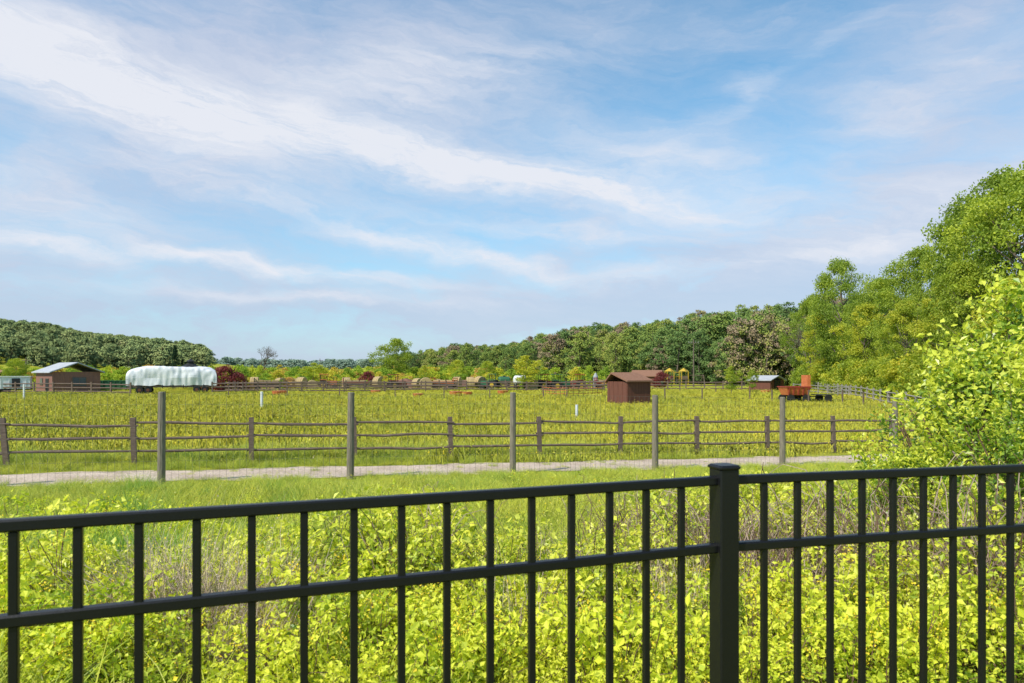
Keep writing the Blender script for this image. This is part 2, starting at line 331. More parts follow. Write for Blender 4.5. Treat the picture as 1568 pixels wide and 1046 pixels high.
# ------------------------------------------------------------------ trees
def tree_mesh(rng,H,Rc,base,ncl,lpc,leaf,clr,mats,limb=14,tk=0.28,top=0.6,lean=0.0):
    mb=MB(); n=9
    tz=np.linspace(0,H*0.82,n); off=np.cumsum(rng.normal(size=(n,2))*0.018*H,axis=0)*np.linspace(0,1,n)[:,None]
    P=np.column_stack([off[:,0]+lean*tz,off[:,1],tz]); P[0,2]=-0.4
    mb.tube(P,np.linspace(tk,tk*0.18,n),7,1)
    mod=rng.random(4)*6.283
    C=[];
    for c in range(ncl):
        t=rng.random()**0.9; z=base+(H-base)*t
        a=rng.random()*6.283
        prof=(math.sin(math.pi*min(1,(0.12+0.88*t))**1.15))**top if t<0.995 else 0.1
        m_=1+0.26*math.sin(2*a+mod[0]+t*3)+0.2*math.sin(3*a+mod[1]-t*5)+0.16*math.sin(7*t+mod[2]+a)
        r=Rc*max(prof,0.12)*m_*(0.35+0.65*math.sqrt(rng.random()))
        ax=np.interp(z,P[:,2],P[:,0]); ay=np.interp(z,P[:,2],P[:,1])
        C.append([ax+r*math.cos(a),ay+r*math.sin(a),z])
    C=np.array(C)
    for k in range(min(limb,ncl)):
        c=C[k]; z0=max(base*0.75,c[2]-0.45*H*(0.3+0.5*rng.random())); z0=min(z0,H*0.75)
        s=np.array([np.interp(z0,P[:,2],P[:,0]),np.interp(z0,P[:,2],P[:,1]),z0])
        mid=(s+c)/2+np.array([0,0,-0.04*H])+rng.normal(size=3)*0.02*H
        mb.tube([s,mid,c],[tk*0.38,tk*0.22,tk*0.06],5,1)
    zc=(C[:,2]-base)/(H-base)
    for k,c in enumerate(C):
        cr=clr*(0.55+0.8*rng.random()); nl=int(lpc*(cr/clr)**2)+8
        d=rng.normal(size=(nl,3)); d/=np.linalg.norm(d,axis=1,keepdims=True); r=cr*rng.random(nl)**0.45
        p_=c+d*r[:,None]*np.array([1.15,1.15,0.7])+rng.normal(size=(nl,3))*0.12*cr
        cv=rng.random()
        mb.leaves(p_,leaf*(0.6+0.8*rng.random(nl)),leaf*(0.45+0.5*rng.random(nl)),rng,nb=d*0.5+np.array([-0.15,-0.15,0.5]),
                  var=np.clip(0.45*cv+0.4*rng.random(nl)+0.15*zc[k],0,1))
    return mb.mesh('tree',mats)
rt=np.random.default_rng(21)
bigA=tree_mesh(rt,18,5.8,3.0,210,125,0.26,1.0,[M_oak,M_bark],26,0.38)
bigB=tree_mesh(rt,18,5.2,3.5,190,125,0.26,0.95,[M_oak,M_bark],26,0.34)
yA=tree_mesh(rt,16,4.4,2.0,130,120,0.25,0.85,[M_ylw,M_bark],22,0.25)
yB=tree_mesh(rt,14,4.4,1.2,120,120,0.25,0.85,[M_ylw,M_bark],22,0.22)
def place_tree(name,me,H0,px,Z,topy,w=1.0,rz=None):
    x=X(px,Z); z=float(terrain(x,Z)); h=(HOR-topy)/F*Z+CAMZ-z; s=h/H0
    o=bpy.data.objects.new(name,me); o.location=(x,Z,z-0.05); o.scale=(s*w,s*w,s); o.rotation_euler=(0,0,rz if rz is not None else R.random()*6.28)
    scene.collection.objects.link(o); return o
for (nm,me,H0,px,Z,ty,w) in [
 ('oak_tree',bigA,18,1590,55,262,0.9),('oak_tree',bigB,18,1520,62,275,0.8),('oak_tree',bigA,18,1690,60,250,1.0),('oak_tree',bigA,18,1485,66,318,0.6),
 ('oak_tree',bigB,18,1400,84,386,0.9),('oak_tree',bigA,18,1295,104,400,0.8),('oak_tree',bigB,18,1345,95,432,0.9),
 ('young_maple_tree',yA,16,1440,78,410,0.8),('young_maple_tree',yA,16,1262,108,470,0.8),('young_maple_tree',yB,14,1320,92,470,0.9),
 ('young_maple_tree',yA,16,1385,74,462,0.9),('young_maple_tree',yB,14,1460,64,440,0.9),('young_maple_tree',yB,14,1545,50,430,1.0),
 ('young_maple_tree',yB,14,1362,86,520,1.0),('young_maple_tree',yA,16,1500,56,400,0.8),('oak_tree',bigB,18,1248,122,455,0.9)]:
    place_tree(nm,me,H0,px,Z,ty,w)
rp=np.random.default_rng(5)
fm=[tree_mesh(rp,14,3.4+0.8*rp.random(),1.0,85,34,0.42,0.85,[M_forest,M_bark],8,0.25) for k in range(6)]
P_for=proto_coll('forest_tree',fm)
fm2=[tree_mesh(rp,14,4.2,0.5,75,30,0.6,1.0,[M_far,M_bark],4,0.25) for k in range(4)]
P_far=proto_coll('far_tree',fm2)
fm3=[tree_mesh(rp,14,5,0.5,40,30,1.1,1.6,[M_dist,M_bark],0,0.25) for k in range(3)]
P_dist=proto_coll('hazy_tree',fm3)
prx=[-300,0,60,130,250,305,330,420,570,620,700,760,850,900,960,1000,1070,1160,1220,1260,1400,1800]
pry=[485,488,492,508,518,524,545,551,550,540,526,528,506,488,492,490,474,462,452,450,440,430]
def forest(N,pxr,zr,acc,hn,lo=0.82):
    P=[];S=[]
    while len(P)<N:
        px=R.uniform(*pxr); Z=R.uniform(*zr); x=X(px,Z)
        if not acc(px,x,Z): continue
        z=float(terrain(x,Z)); hp=(HOR-np.interp(px,prx,pry))/F*Z+CAMZ-z
        h=min(R.uniform(*hn),hp*R.uniform(lo,1.03))
        if h<3: continue
        P.append([x,Z,z-0.3]); S.append(h/14)
    return np.array(P),np.array(S)
P,S=forest(850,(600,1600),(118,400),lambda px,x,Z:128<0.83*x+0.56*Z<270,(9,19))
scatter('forest',P,P_for,6,S,0.03,wide=R.uniform(0.85,1.25,len(P)))
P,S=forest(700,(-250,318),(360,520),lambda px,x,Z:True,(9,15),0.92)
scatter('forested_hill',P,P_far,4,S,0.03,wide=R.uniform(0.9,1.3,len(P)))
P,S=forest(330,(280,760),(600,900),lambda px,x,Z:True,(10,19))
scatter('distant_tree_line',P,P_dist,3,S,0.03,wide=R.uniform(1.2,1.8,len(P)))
sm=[tree_mesh(rp,3,1.3,0.1,26,50,0.22,0.5,[M_nurs,M_bark],3,0.05,top=0.4+0.4*k) for k in range(5)]
P_nur=proto_coll('nursery_shrub',sm)
sm=[tree_mesh(rp,4,2.0,0.1,34,50,0.26,0.6,[M_ylw,M_bark],3,0.06) for k in range(4)]
P_und=proto_coll('undergrowth_shrub',sm)
P=[];S=[]
for k in range(200):
    px=R.uniform(1225,1700); Zf=np.interp(px,[1225,1300,1400,1500,1750],[116,92,68,52,44]); Z=Zf+R.uniform(-2,9); x=X(px,Z)
    P.append([x,Z,float(terrain(x,Z))]); S.append(R.uniform(0.5,1.2))
scatter('woodland_undergrowth',P,P_und,4,np.array(S),0.05)
P=[];S=[]
for row in range(11):
    Z0=128+row*15
    for k in range(52):
        px=R.uniform(-120,930); Z=Z0+R.normal()*1.5; x=X(px,Z)
        if 0.83*x+0.56*Z>128 : continue
        P.append([x,Z,float(terrain(x,Z))]); S.append(R.uniform(0.4,1.3)*(1+0.5*(row/10))*(0.7 if row<2 else 1))
for k in range(40):
    px=R.uniform(330,980); Z=R.uniform(113,127); x=X(px,Z); P.append([x,Z,float(terrain(x,Z))]); S.append(R.uniform(0.3,0.7))
scatter('nursery_shrub_rows',P,P_nur,5,np.array(S),0.04,wide=R.uniform(0.7,1.5,len(P)))
sap=tree_mesh(rt,5,1.2,1.2,40,60,0.16,0.35,[M_ylw,M_bark],10,0.05)
mid=tree_mesh(rt,10,4.2,1.5,120,80,0.3,0.9,[M_ylw,M_bark],14,0.2)
redm=tree_mesh(rt,3,1.9,0.2,60,70,0.2,0.5,[M_red,M_bark],6,0.06)
for (nm,me,H0,px,Z,ty,w) in [('sapling_tree',sap,5,1120,82,561,1.1),('sapling_tree',sap,5,1152,95,566,1),('round_shade_tree',mid,10,600,210,520,0.9),
  ('sapling_tree',sap,5,805,110,545,1.6),('sapling_tree',sap,5,650,120,560,1.2),('round_shade_tree',mid,10,700,170,552,1.0),('sapling_tree',sap,5,480,125,556,1.8),
  ('red_maple_shrub',redm,3,340,104,562,1.0),('red_maple_shrub',redm,3,368,108,572,0.8),('red_maple_shrub',redm,3,1010,125,571,0.9),('red_maple_shrub',redm,3,560,125,570,0.8),
  ('round_shade_tree',mid,10,25,140,550,1.0),('round_shade_tree',mid,10,745,150,554,0.9)]:
    place_tree(nm,me,H0,px,Z,ty,w)
mb=MB(); mb.tube([[0,0,-.3],[0,0,7]],[0.14,0.02],6,1)
for k in range(90):
    t=rt.random()**1.2; z=0.8+6.4*t; r=(1-t)*1.9+0.1; a=rt.random()*6.283; nl=46; u=rt.random(nl)
    C=np.stack([u*r*math.cos(a)+rt.normal(size=nl)*.12,u*r*math.sin(a)+rt.normal(size=nl)*.12,z-u*0.35+rt.normal(size=nl)*.08],1)
    mb.leaves(C,0.25,0.09,rt)
cm=mb.mesh('conifer',[M_con,M_bark]); place_tree('spruce_tree',cm,7.2,268,118,528,0.9); place_tree('spruce_tree',cm,7.2,655,140,566,0.9)
def bare(rng):
    mb=MB()
    def rec(p,d,l,r,k):
        e=p+d*l; mid=(p+e)/2+rng.normal(size=3)*0.05*l
        mb.tube([p,mid,e],[r,r*0.8,r*0.6],4,0)
        if k==0: return
        for q in range(3 if k>1 else 4):
            nd=d+rng.normal(size=3)*0.48+np.array([0,0,0.12]); nd/=np.linalg.norm(nd); rec(e-d*l*0.25*rng.random(),nd,l*0.72,r*0.6,k-1)
    rec(np.array([0,0,-.3]),np.array([0,0,1.]),3.0,0.16,5)
    return mb.mesh('bare',[M_bark])
bm=bare(rt); place_tree('bare_tree',bm,9.3,402,180,519,1.1); place_tree('bare_tree',bm,9.3,1242,118,478,0.9)
# ------------------------------------------------------------------ meadow grass
def grass_pts(N,z0,z1):
    Z=np.sqrt(R.uniform(z0**2,z1**2,N)); x=R.uniform(-0.86,0.86,N)*Z+R.uniform(-1,1,N)
    return x,Z
x,y=grass_pts(8000,20,62); k=(y>PW(x)+PB+0.4); x,y=x[k],y[k]
scatter('meadow_grass',np.stack([x,y,terrain(x,y)],1),P_field,4,R.uniform(0.6,1.3,len(x)))
x,y=grass_pts(5500,62,122); k=(0.83*x+0.56*y<123); x,y=x[k],y[k]
scatter('distant_meadow_grass',np.stack([x,y,terrain(x,y)],1),P_field,4,R.uniform(0.6,1.2,len(x)),wide=np.full(len(x),1.6))
x,y=grass_pts(6500,6.5,24); o_=y-PW(x); k=~((o_>PA+0.1)&(o_<PB-0.1))&(y<PW(x)+5)|(R.random(len(x))<0.08)&(y<PW(x)+5); x,y,o_=x[k],y[k],o_[k]
s=(0.5+0.9*R.random(len(x))**2)*np.interp(o_,[-6,-2.5,-0.6,PA,1.2,PB,PB+0.8,PB+1.5],[0.95,0.65,0.38,0.24,0.12,0.32,0.5,0.9])
scatter('verge_grass',np.stack([x,y,terrain(x,y)],1),P_near,4,s,wide=np.clip(1/np.maximum(s,0.35),1,2.0)**0.7)
P=[];S=[]
L_=[(165,7.0,7,0.25,0.85),(262,7.6,6,0.25,0.75),(200,11.5,6,0.35,0.7),(425,12,10,0.6,0.5),(60,12,6,0.5,0.4),(890,9.5,9,0.5,0.5),(830,8.3,8,0.4,0.6),(620,12,8,0.8,0.4),(940,8.8,8,0.4,0.5),(300,19.9,2,0.2,0.5),(700,12,8,1,0.35),(500,10.5,7,0.8,0.4),(350,10,7,0.8,0.4),(1040,12,8,1,0.4)]
for k in range(40): 
    Z=R.uniform(9,15.5); L_.append((R.uniform(0,1200),Z,2,0.3,R.uniform(0.25,0.5)))
for (px,Z,n_,sp,h) in L_:
    for k in range(n_):
        x=X(px,Z)+R.normal()*sp; yy=Z+R.normal()*sp*0.7
        if yy>PW(x)-0.8 and Z<18: continue
        P.append([x,yy,float(terrain(x,yy))]); S.append(h*R.uniform(0.7,1.15))
scatter('tall_grass',P,P_lush,3,np.array(S))
def sc_region(lst):
    P=[];S=[]
    for (px,Z,rx,rz,n_,s0,s1) in lst:
        for k in range(n_):
            a=R.random()*6.283; r=math.sqrt(R.random()); x=X(px,Z)+rx*r*math.cos(a); yy=Z+rz*r*math.sin(a)
            if yy<2.75+0.3*x or yy>PW(x)-0.7: continue
            P.append([x,yy,float(terrain(x,yy))]); S.append(R.uniform(s0,s1)*(1-0.35*r))
    return P,np.array(S)
P,S=sc_region([(670,5.6,1.05,0.7,40,0.8,1.2),(800,4.7,0.7,0.5,15,0.65,0.95),(560,4.9,0.7,0.5,16,0.6,0.95),
  (1150,6.6,1.3,0.9,38,0.75,1.15),(1350,6.0,1.4,0.9,38,0.8,1.2),(1500,5.0,1.1,0.9,30,0.7,1.1),(1010,5.6,0.7,0.7,15,0.65,0.95),
  (1090,11,1.3,0.8,28,1.0,1.5),(1200,10.5,1.3,0.9,22,0.8,1.25),(1380,9.0,1.3,1.0,26,0.9,1.4),(1200,4.4,1.4,0.7,24,0.4,0.75),(1450,4.2,1.0,0.6,18,0.4,0.75),
  (90,4.6,0.8,0.6,14,0.5,0.9),(430,6.8,0.9,0.6,12,0.5,0.8),(930,4.0,0.8,0.4,13,0.4,0.7),(650,3.9,0.8,0.4,14,0.4,0.65),(1000,15,3,1,10,0.6,0.9),(250,6.5,2,1,14,0.5,0.8)])
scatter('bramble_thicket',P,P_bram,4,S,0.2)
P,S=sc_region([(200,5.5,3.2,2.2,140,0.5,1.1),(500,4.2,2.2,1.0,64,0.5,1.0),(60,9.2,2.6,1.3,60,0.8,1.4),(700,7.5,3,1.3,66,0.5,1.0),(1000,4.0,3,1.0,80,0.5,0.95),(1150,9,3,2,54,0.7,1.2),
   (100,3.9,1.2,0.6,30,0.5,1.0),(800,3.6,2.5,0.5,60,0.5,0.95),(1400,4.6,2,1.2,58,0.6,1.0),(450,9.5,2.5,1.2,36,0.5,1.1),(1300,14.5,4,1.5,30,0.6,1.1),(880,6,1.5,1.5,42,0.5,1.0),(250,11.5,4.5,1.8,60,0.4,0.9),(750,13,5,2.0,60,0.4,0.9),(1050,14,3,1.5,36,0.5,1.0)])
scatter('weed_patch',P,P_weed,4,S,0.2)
P,S=sc_region([(270,4.3,0.6,0.5,18,0.8,1.1),(330,3.9,0.5,0.4,9,0.8,1.05),(420,5.2,0.6,0.4,7,0.6,0.95),(1050,5.0,1.0,0.7,10,0.7,1.1),(1300,4.8,1.0,0.8,10,0.7,1.1),(780,4.2,0.8,0.4,6,0.5,0.9),(1000,7.8,0.8,0.8,10,0.8,1.1),(60,6,1,1,7,0.6,0.9),(900,4.2,1,0.5,6,0.5,0.9),(400,8,3,2,8,0.4,0.7),(700,11,4,2,9,0.4,0.6)])
scatter('dry_grass',P,P_dry,3,S,0.2)
P,S=sc_region([(1050,5.6,1.2,0.9,15,0.8,1.15),(1300,5.2,1.6,1.0,22,0.8,1.25),(1480,4.7,1.0,0.8,9,0.7,1.2),(700,5.0,1.0,0.6,7,0.6,1.0),(1010,8,0.9,0.7,10,1.0,1.3),(1150,7,1.3,0.8,9,0.9,1.2),(1250,8.5,1.5,0.8,8,0.9,1.2),(300,4.5,1,0.5,5,0.5,0.8)])
scatter('twig_tangle',P,P_twig,3,S,0.25)
y=np.sqrt(R.uniform(2.6**2,9.5**2,420)); x=R.uniform(-0.9,0.9,420)*y; k=y>2.8+0.3*x; x,y=x[k],y[k]
scatter('near_grass',np.stack([x,y,terrain(x,y)],1),P_near,4,R.uniform(0.4,0.85,len(x)),wide=np.full(len(x),1.3))
# ------------------------------------------------------------------ large shrub
mb=MB(); rs=np.random.default_rng(3)
for c in range(250):
    a=rs.random()*6.283; q=math.sqrt(rs.random()); el=rs.random()**0.8
    z=0.2+3.2*el; rr=(1.8*(1-el**1.5)**0.65+0.12)*(0.45+0.6*q)*(1+0.25*math.sin(3*a+z*2))
    c0=np.array([rr*math.cos(a),rr*math.sin(a)*0.95,z])
    d=np.array([math.cos(a)*0.6,math.sin(a)*0.6,1.0])+rs.normal(size=3)*0.35; d/=np.linalg.norm(d); ln=0.35+0.55*rs.random()**1.5
    mb.tube([c0-d*ln*0.8,c0,c0+d*ln*0.55],[0.006,0.004,0.0015],3,1)
    nl=50; u=rs.random(nl)*1.4-0.8
    C=c0+d*ln*u[:,None]*0.85+rs.normal(size=(nl,3))*(0.085*(1-0.5*np.clip(u,0,1)))[:,None]
    cv=rs.random()
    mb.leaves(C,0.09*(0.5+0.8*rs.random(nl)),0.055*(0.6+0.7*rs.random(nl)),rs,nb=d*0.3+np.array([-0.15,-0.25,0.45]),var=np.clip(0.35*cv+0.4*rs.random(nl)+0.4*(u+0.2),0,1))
for k in range(16):
    a=rs.random()*6.283; mb.tube([[0.3*math.cos(a),0.3*math.sin(a),-0.2],[0.6*math.cos(a),0.6*math.sin(a),1.4],[1.1*math.cos(a),1.1*math.sin(a),2.5]],[0.03,0.02,0.008],5,1)
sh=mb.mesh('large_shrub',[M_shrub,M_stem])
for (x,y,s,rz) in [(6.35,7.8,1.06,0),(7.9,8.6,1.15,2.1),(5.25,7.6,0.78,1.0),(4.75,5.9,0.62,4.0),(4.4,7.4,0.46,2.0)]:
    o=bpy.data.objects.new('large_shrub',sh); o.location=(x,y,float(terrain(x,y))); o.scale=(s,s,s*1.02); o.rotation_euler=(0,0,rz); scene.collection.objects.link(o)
# ------------------------------------------------------------------ black metal fence
Pp=np.array([0.593,1.908]); dl=np.array([-0.941,-0.338]); dr=np.array([0.974,0.227])
zt=CAMZ-0.2976; zm=CAMZ-0.485; zb=1.18
mb=MB()
def P3(p,z): return [p[0],p[1],z]
for d,t0,sp,n_,L in ((dl,0.140,0.1094,24,2.7),(dr,0.125,0.108,18,2.1)):
    BD=(abs(d[0]),abs(d[1])) 
    for z in (zt,zm,zb+0.06): mb.bar(P3(Pp+d*0.02,z),P3(Pp+d*L,z),0.026,0.025,0.004)
    for k in range(n_): 
        q=Pp+d*(t0+sp*k); mb.bar(P3(q,zb-0.06),P3(q,zt-0.0126),0.017,0.017,0.002)
BD=(0.96,0.29)
mb.bar(P3(Pp,0.95),P3(Pp,zt+0.034),0.060,0.060,0.004)
mb.bar(P3(Pp,zt+0.030),P3(Pp,zt+0.044),0.068,0.068,0.005)
mb.bar(P3(Pp+dl*2.74,0.95),P3(Pp+dl*2.74,zt+0.034),0.06,0.06,0.004); mb.bar(P3(Pp+dr*2.14,0.95),P3(Pp+dr*2.14,zt+0.034),0.06,0.06,0.004)
mb.obj('black_metal_fence',[M_black])
# ------------------------------------------------------------------ wire fence with wooden posts
def on_line(px,a,b): u=(px-784)/F; Z=a/(1-b*u); return u*Z,Z
mb=MB(); tops=[]
for px,off in [(-90,27),(247,28),(536,29),(785,29),(1003,33),(1198,36),(1370,38),(1525,40)]:
    x,y=on_line(px,18.6,0.29); zt_=CAMZ-off*y/F; tops.append((x,y,zt_))
    l=R.normal()*0.02
    mb.tube([[x,y,-0.4-0.015*x],[x+l*0.5,y,zt_*0.5],[x+l,y,zt_-0.01],[x+l,y,zt_]],[0.092,0.088,0.082,0.072],10,0,caps=True,axis=np.array([0,0,1.]))
yb=lambda x:18.6+0.29*x+0.095
x0,x1=tops[0][0],tops[-1][0]
ztop=lambda x:np.interp(x,[t[0] for t in tops],[t[2] for t in tops])-0.05
for x in np.arange(x0,x1,0.146):
    g0=-0.015*x; mb.tube([[x,yb(x),g0],[x,yb(x),ztop(x)]],[0.003,0.003],3,1)
for f in (0.03,0.14,0.25,0.37,0.5,0.63,0.76,0.88,1.0):
    xx=np.linspace(x0,x1,60); mb.tube(np.stack([xx,yb(xx),-0.015*xx+f*(ztop(xx)+0.015*xx)],1),0.0024,3,1)
mb.obj('wire_mesh_fence',[M_post,M_wire])
# ------------------------------------------------------------------ split rail fence
mb=MB(); pts=[]
for px in (-420,-190,8,205,385,543,690,826,950,1067,1175,1276,1365,1448,1525): pts.append(on_line(px,22.0,0.279))
for k,(x,y) in enumerate(pts):
    g0=-0.015*x; l=0.09 if k==2 else R.normal()*0.02
    mb.box([x+0*l,y,g0+0.55],[0.13,0.10,1.62],0,0.27,M=[[1,0,-l],[0,1,R.normal()*0.02],[0,0,1]])
    if k:
        x2,y2=pts[k-1]; g2=-0.015*x2
        for h in (0.42,0.80,1.17):
            a=np.array([x2,y2+0.02,g2+h+R.normal()*0.022]); b_=np.array([x,y-0.02,g0+h+R.normal()*0.022]); d=(b_-a)/np.linalg.norm(b_-a)*0.12
            P=[a-d,a+(b_-a)*0.3+[0,0,R.normal()*0.015],a+(b_-a)*0.65+[0,0,R.normal()*0.018],b_+d]
            mb.tube(P,[0.032,0.045,0.043,0.030],6,0)
mb.obj('split_rail_fence',[M_wood])
def rail_fence(name,p0,p1,sp,h,nr,mat,th=0.07):
    mb=MB(); p0=np.array(p0,float); p1=np.array(p1,float); L=np.linalg.norm(p1-p0); n=max(2,int(L/sp)); rz=math.atan2(*(p1-p0)[::-1])
    pr=None
    for k in range(n+1):
        q=p0+(p1-p0)*k/n; g0=float(terrain(*q)); mb.box([q[0],q[1],g0+h*0.5],[0.18,0.15,h*1.12+0.1],0,rz)
        if pr is not None:
            for r in range(nr):
                z=h*(r+0.8)/nr*0.98
                mb.tube([[pr[0],pr[1],pr[2]+z+R.normal()*.02],[q[0],q[1],g0+z+R.normal()*.02]],th,4)
        pr=(q[0],q[1],g0)
    return mb.obj(name,[mat])
for a in [((X(-60,92),92),(X(200,88),88)),((X(325,92),92),(X(620,100),100)),((X(345,103),103),(X(700,112),112)),((X(620,100),100),(X(925,105),105)),
          ((X(700,118),118),(X(930,112),112)),((X(995,112),112),(X(1165,108),108)),((X(345,103),103),(X(372,92),92)),((X(480,124),124),(X(760,124),124))]:
    rail_fence('paddock_rail_fence',a[0],a[1],2.8,1.5,3,M_wood,0.08)
rail_fence('grey_rail_fence',(X(1245,112),112),(X(1440,47),47),3.0,1.3,3,M_rail2,0.06)
rail_fence('grey_rail_fence',(X(1215,100),100),(X(1300,80),80),3.0,1.2,3,M_rail2,0.05)
mb=MB()
for px,Z in [(605,74),(680,74),(750,73),(832,72),(850,86),(868,73),(1018,70),(1075,70),(1148,71),(1182,66),(1238,66),(1290,64),(1322,60),(1362,64),(1041,100),(1096,98),(520,76),(440,78),(350,80)]:
    x=X(px,Z); g0=float(terrain(x,Z)); mb.box([x,Z,g0+0.6],[0.10,0.10,1.4],0,0.2)
mb.obj('field_stake_posts',[M_wood])
for px,Z,h in [(401,47,1.25),(883,42,0.85),(37,66,1.6)]:
    mb=MB(); mb.tube([[0,0,-.2],[0,0,h]],[0.09,0.09],10,0,caps=True); mb.tube([[0,0,h],[0,0,h+0.03]],[0.10,0.08],10,0,caps=True)
    x=X(px,Z); mb.obj('white_marker_post',[M_white],(x,Z,float(terrain(x,Z))))
# ------------------------------------------------------------------ buildings
def gable(name,px,Z,w,l,wh,rh,rz,mw,mr,wins=(),ov=0.3,apex=0.0):
    mb=MB(); hw=w/2
    V=[[-hw,0,-.3],[hw,0,-.3],[hw,0,wh],[apex,0,wh+rh],[-hw,0,wh]]; V+= [[a,l,c] for a,_,c in V]
    mb.add(V,[[0,1,2,4],[4,2,3,3],[6,5,9,7],[7,9,8,8],[1,6,7,2],[5,0,4,9]],0)
    t=0.14
    for sgn in (-1,1):
        ex=sgn*hw; dx=ex-apex; sl=-rh/abs(dx); xe=ex+sgn*ov; ze=wh+sl*ov
        V=[[apex,-ov,wh+rh+0.02],[xe,-ov,ze+0.02],[xe,l+ov,ze+0.02],[apex,l+ov,wh+rh+0.02]]; V+=[[a,b,c+t] for a,b,c in V]
        mb.add(V,[[0,1,2,3],[7,6,5,4],[0,4,5,1],[1,5,6,2],[2,6,7,3],[3,7,4,0]],1)
    for (face,cx,cz,ww,hh,mt) in wins:
        if face=='g':
            mb.box([cx,-0.03,cz],[ww+0.2,0.06,hh+0.2],3); mb.box([cx,-0.05,cz],[ww,0.08,hh],mt); mb.box([cx,-0.07,cz],[0.05,0.08,hh],3)
        elif face=='l':
            mb.box([-hw-0.03,cx,cz],[0.06,ww+0.2,hh+0.2],3); mb.box([-hw-0.05,cx,cz],[0.08,ww,hh],mt)
        else:
            mb.box([hw+0.03,cx,cz],[0.06,ww+0.2,hh+0.2],3); mb.box([hw+0.05,cx,cz],[0.08,ww,hh],mt)
    for bx in np.arange(-hw+0.3,hw,0.6): mb.box([bx,-0.012,wh/2],[0.05,0.024,wh],0)
    x=X(px,Z); return mb.obj(name,[mw,mr,M_dark,M_wood if mw is not M_redwall else M_dark,M_glass],(x,Z,float(terrain(x,Z))),rz)
gable('brown_barn',118,96,6.0,7.0,3.0,1.2,math.radians(50),M_barnwall,M_roofw,[('g',0.3,1.6,1.6,1.1,4),('l',2,1.0,1.2,2.0,2),('l',4.5,1.6,1,0.8,4)],0.45)
gable('run_in_shed',945,60,2.8,2.6,2.1,0.65,math.radians(-60),M_redwall,M_shingle,[],0.18,apex=-0.65)
gable('brown_shed',1012,150,6.5,6,2.2,1.2,math.radians(70),M_redwall,M_shingle,[('r',3,1,1,1.8,2)],0.3)
gable('small_white_roof_shed',1190,105,4.0,3.6,1.7,0.6,math.radians(40),M_redwall,M_roofw,[('g',0,1.0,1.6,1.4,2)],0.3)
gable('brown_shed',8,150,5,7,2.2,1.2,math.radians(70),M_redwall,M_shingle,[],0.3)
mb=MB()
for k in range(8):
    a=k*math.pi/4; mb.box([1.7*math.cos(a),1.7*math.sin(a),1.3],[0.14,0.14,2.6],0)
mb.tube([[0,0,2.6],[0,0,3.4],[0,0,3.5],[0,0,3.8],[0,0,3.82],[0,0,4.3]],[2.3,0.7,0.5,0.5,0.75,0.03],8,1,axis=np.array([0,0,1.]))
mb.tube([[0,0,0.0],[0,0,0.15]],[2.0,2.0],8,0,caps=True)
x=X(292,112); mb.obj('gazebo',[M_wood,M_dark],(x,112,0.9))
# tarp covered wagon
mb=MB(); L,W_,H_=11.0,2.6,3.45
nu,nv=90,30
u=np.linspace(0,1,nu); v=np.linspace(0,1,nv); G=[]
for ui in u:
    endf=min(1,(5*min(ui,1-ui)+0.02)**0.5)
    for vi in v:
        a=math.pi*(vi); cx=math.cos(a); cz=math.sin(a)
        yy=-np.sign(cx)*abs(cx)**0.35*W_/2*(0.90+0.10*endf); zz=1.05+abs(cz)**0.4*(H_-0.95)*(0.74+0.26*endf)
        xx=(ui-0.5)*L*(1.0-0.035*abs(cz)**2)
        n_=mn.noise(Vector((xx*0.45,yy*0.8,zz*0.7))); n2_=mn.noise(Vector((xx*2.2,yy*2.0,zz*0.9+7)))
        zz+=(0.22*n_+0.07*n2_)*cz**0.5 if cz>0 else 0
        yy+=np.sign(yy)*(0.16*n_+0.11*n2_)*abs(cx)**0.3
        if vi<0.03 or vi>0.97: zz+=0.18*mn.noise(Vector((xx*0.9,3,1)))
        G.append([xx,yy,zz])
Q=[[i*nv+j,(i+1)*nv+j,(i+1)*nv+j+1,i*nv+j+1] for i in range(nu-1) for j in range(nv-1)]
mb.add(G,Q,0)
for e in (0,nu-1):
    ring=[G[e*nv+j] for j in range(nv)]; c=[ring[0][0]*1.01,0,1.6]; V=ring+[c]
    mb.add(V,[[j,j+1,nv,nv] for j in range(nv-1)],0)
mb.box([0,0,0.95],[L-0.4,2.3,0.34],1)
for xx in np.arange(-L/2+0.6,L/2-0.3,1.25): mb.box([xx,-1.2,0.9],[0.1,0.08,0.5],2)
mb.box([0.2,0,1.35],[L-1.2,2.2,0.5],3)
for xx in (-3.9,-2.9,3.0,4.0):
    for yy in (-1.15,1.15): mb.tube([[xx,yy-0.13,0.45],[xx,yy+0.13,0.45]],[0.45,0.45],16,2,caps=True); mb.tube([[xx,yy-0.15,0.45],[xx,yy+0.15,0.45]],[0.2,0.2],10,3,caps=True)
mb.box([L/2+0.9,0,0.7],[2.0,0.12,0.12],2)
x=X(265,93); mb.obj('tarp_covered_wagon',[M_tarp,M_wood,M_dark,M_redwall],(x,93,0.1),math.radians(22))
mb=MB(); mb.add([[-2.6,-1,0.2],[2.6,-1,0.2],[2.6,1,0.2],[-2.6,1,0.2],[-3,-1.1,1.6],[3,-1.1,1.6],[3,1.1,1.6],[-3,1.1,1.6]],[[0,3,2,1],[0,1,5,4],[1,2,6,5],[2,3,7,6],[3,0,4,7],[4,5,6,7]],0)
for k in range(7): mb.box([-2.4+0.8*k,-1.12,0.9],[0.1,0.12,1.3],0)
mb.box([0,-1.12,1.6],[6.1,0.1,0.14],0); mb.box([-1.8,0,0.1],[0.3,1.8,0.2],1); mb.box([1.8,0,0.1],[0.3,1.8,0.2],1)
mb.obj('green_dumpster',[M_green,M_dark],(X(178,106),106,float(terrain(X(178,106),106))),0.3)
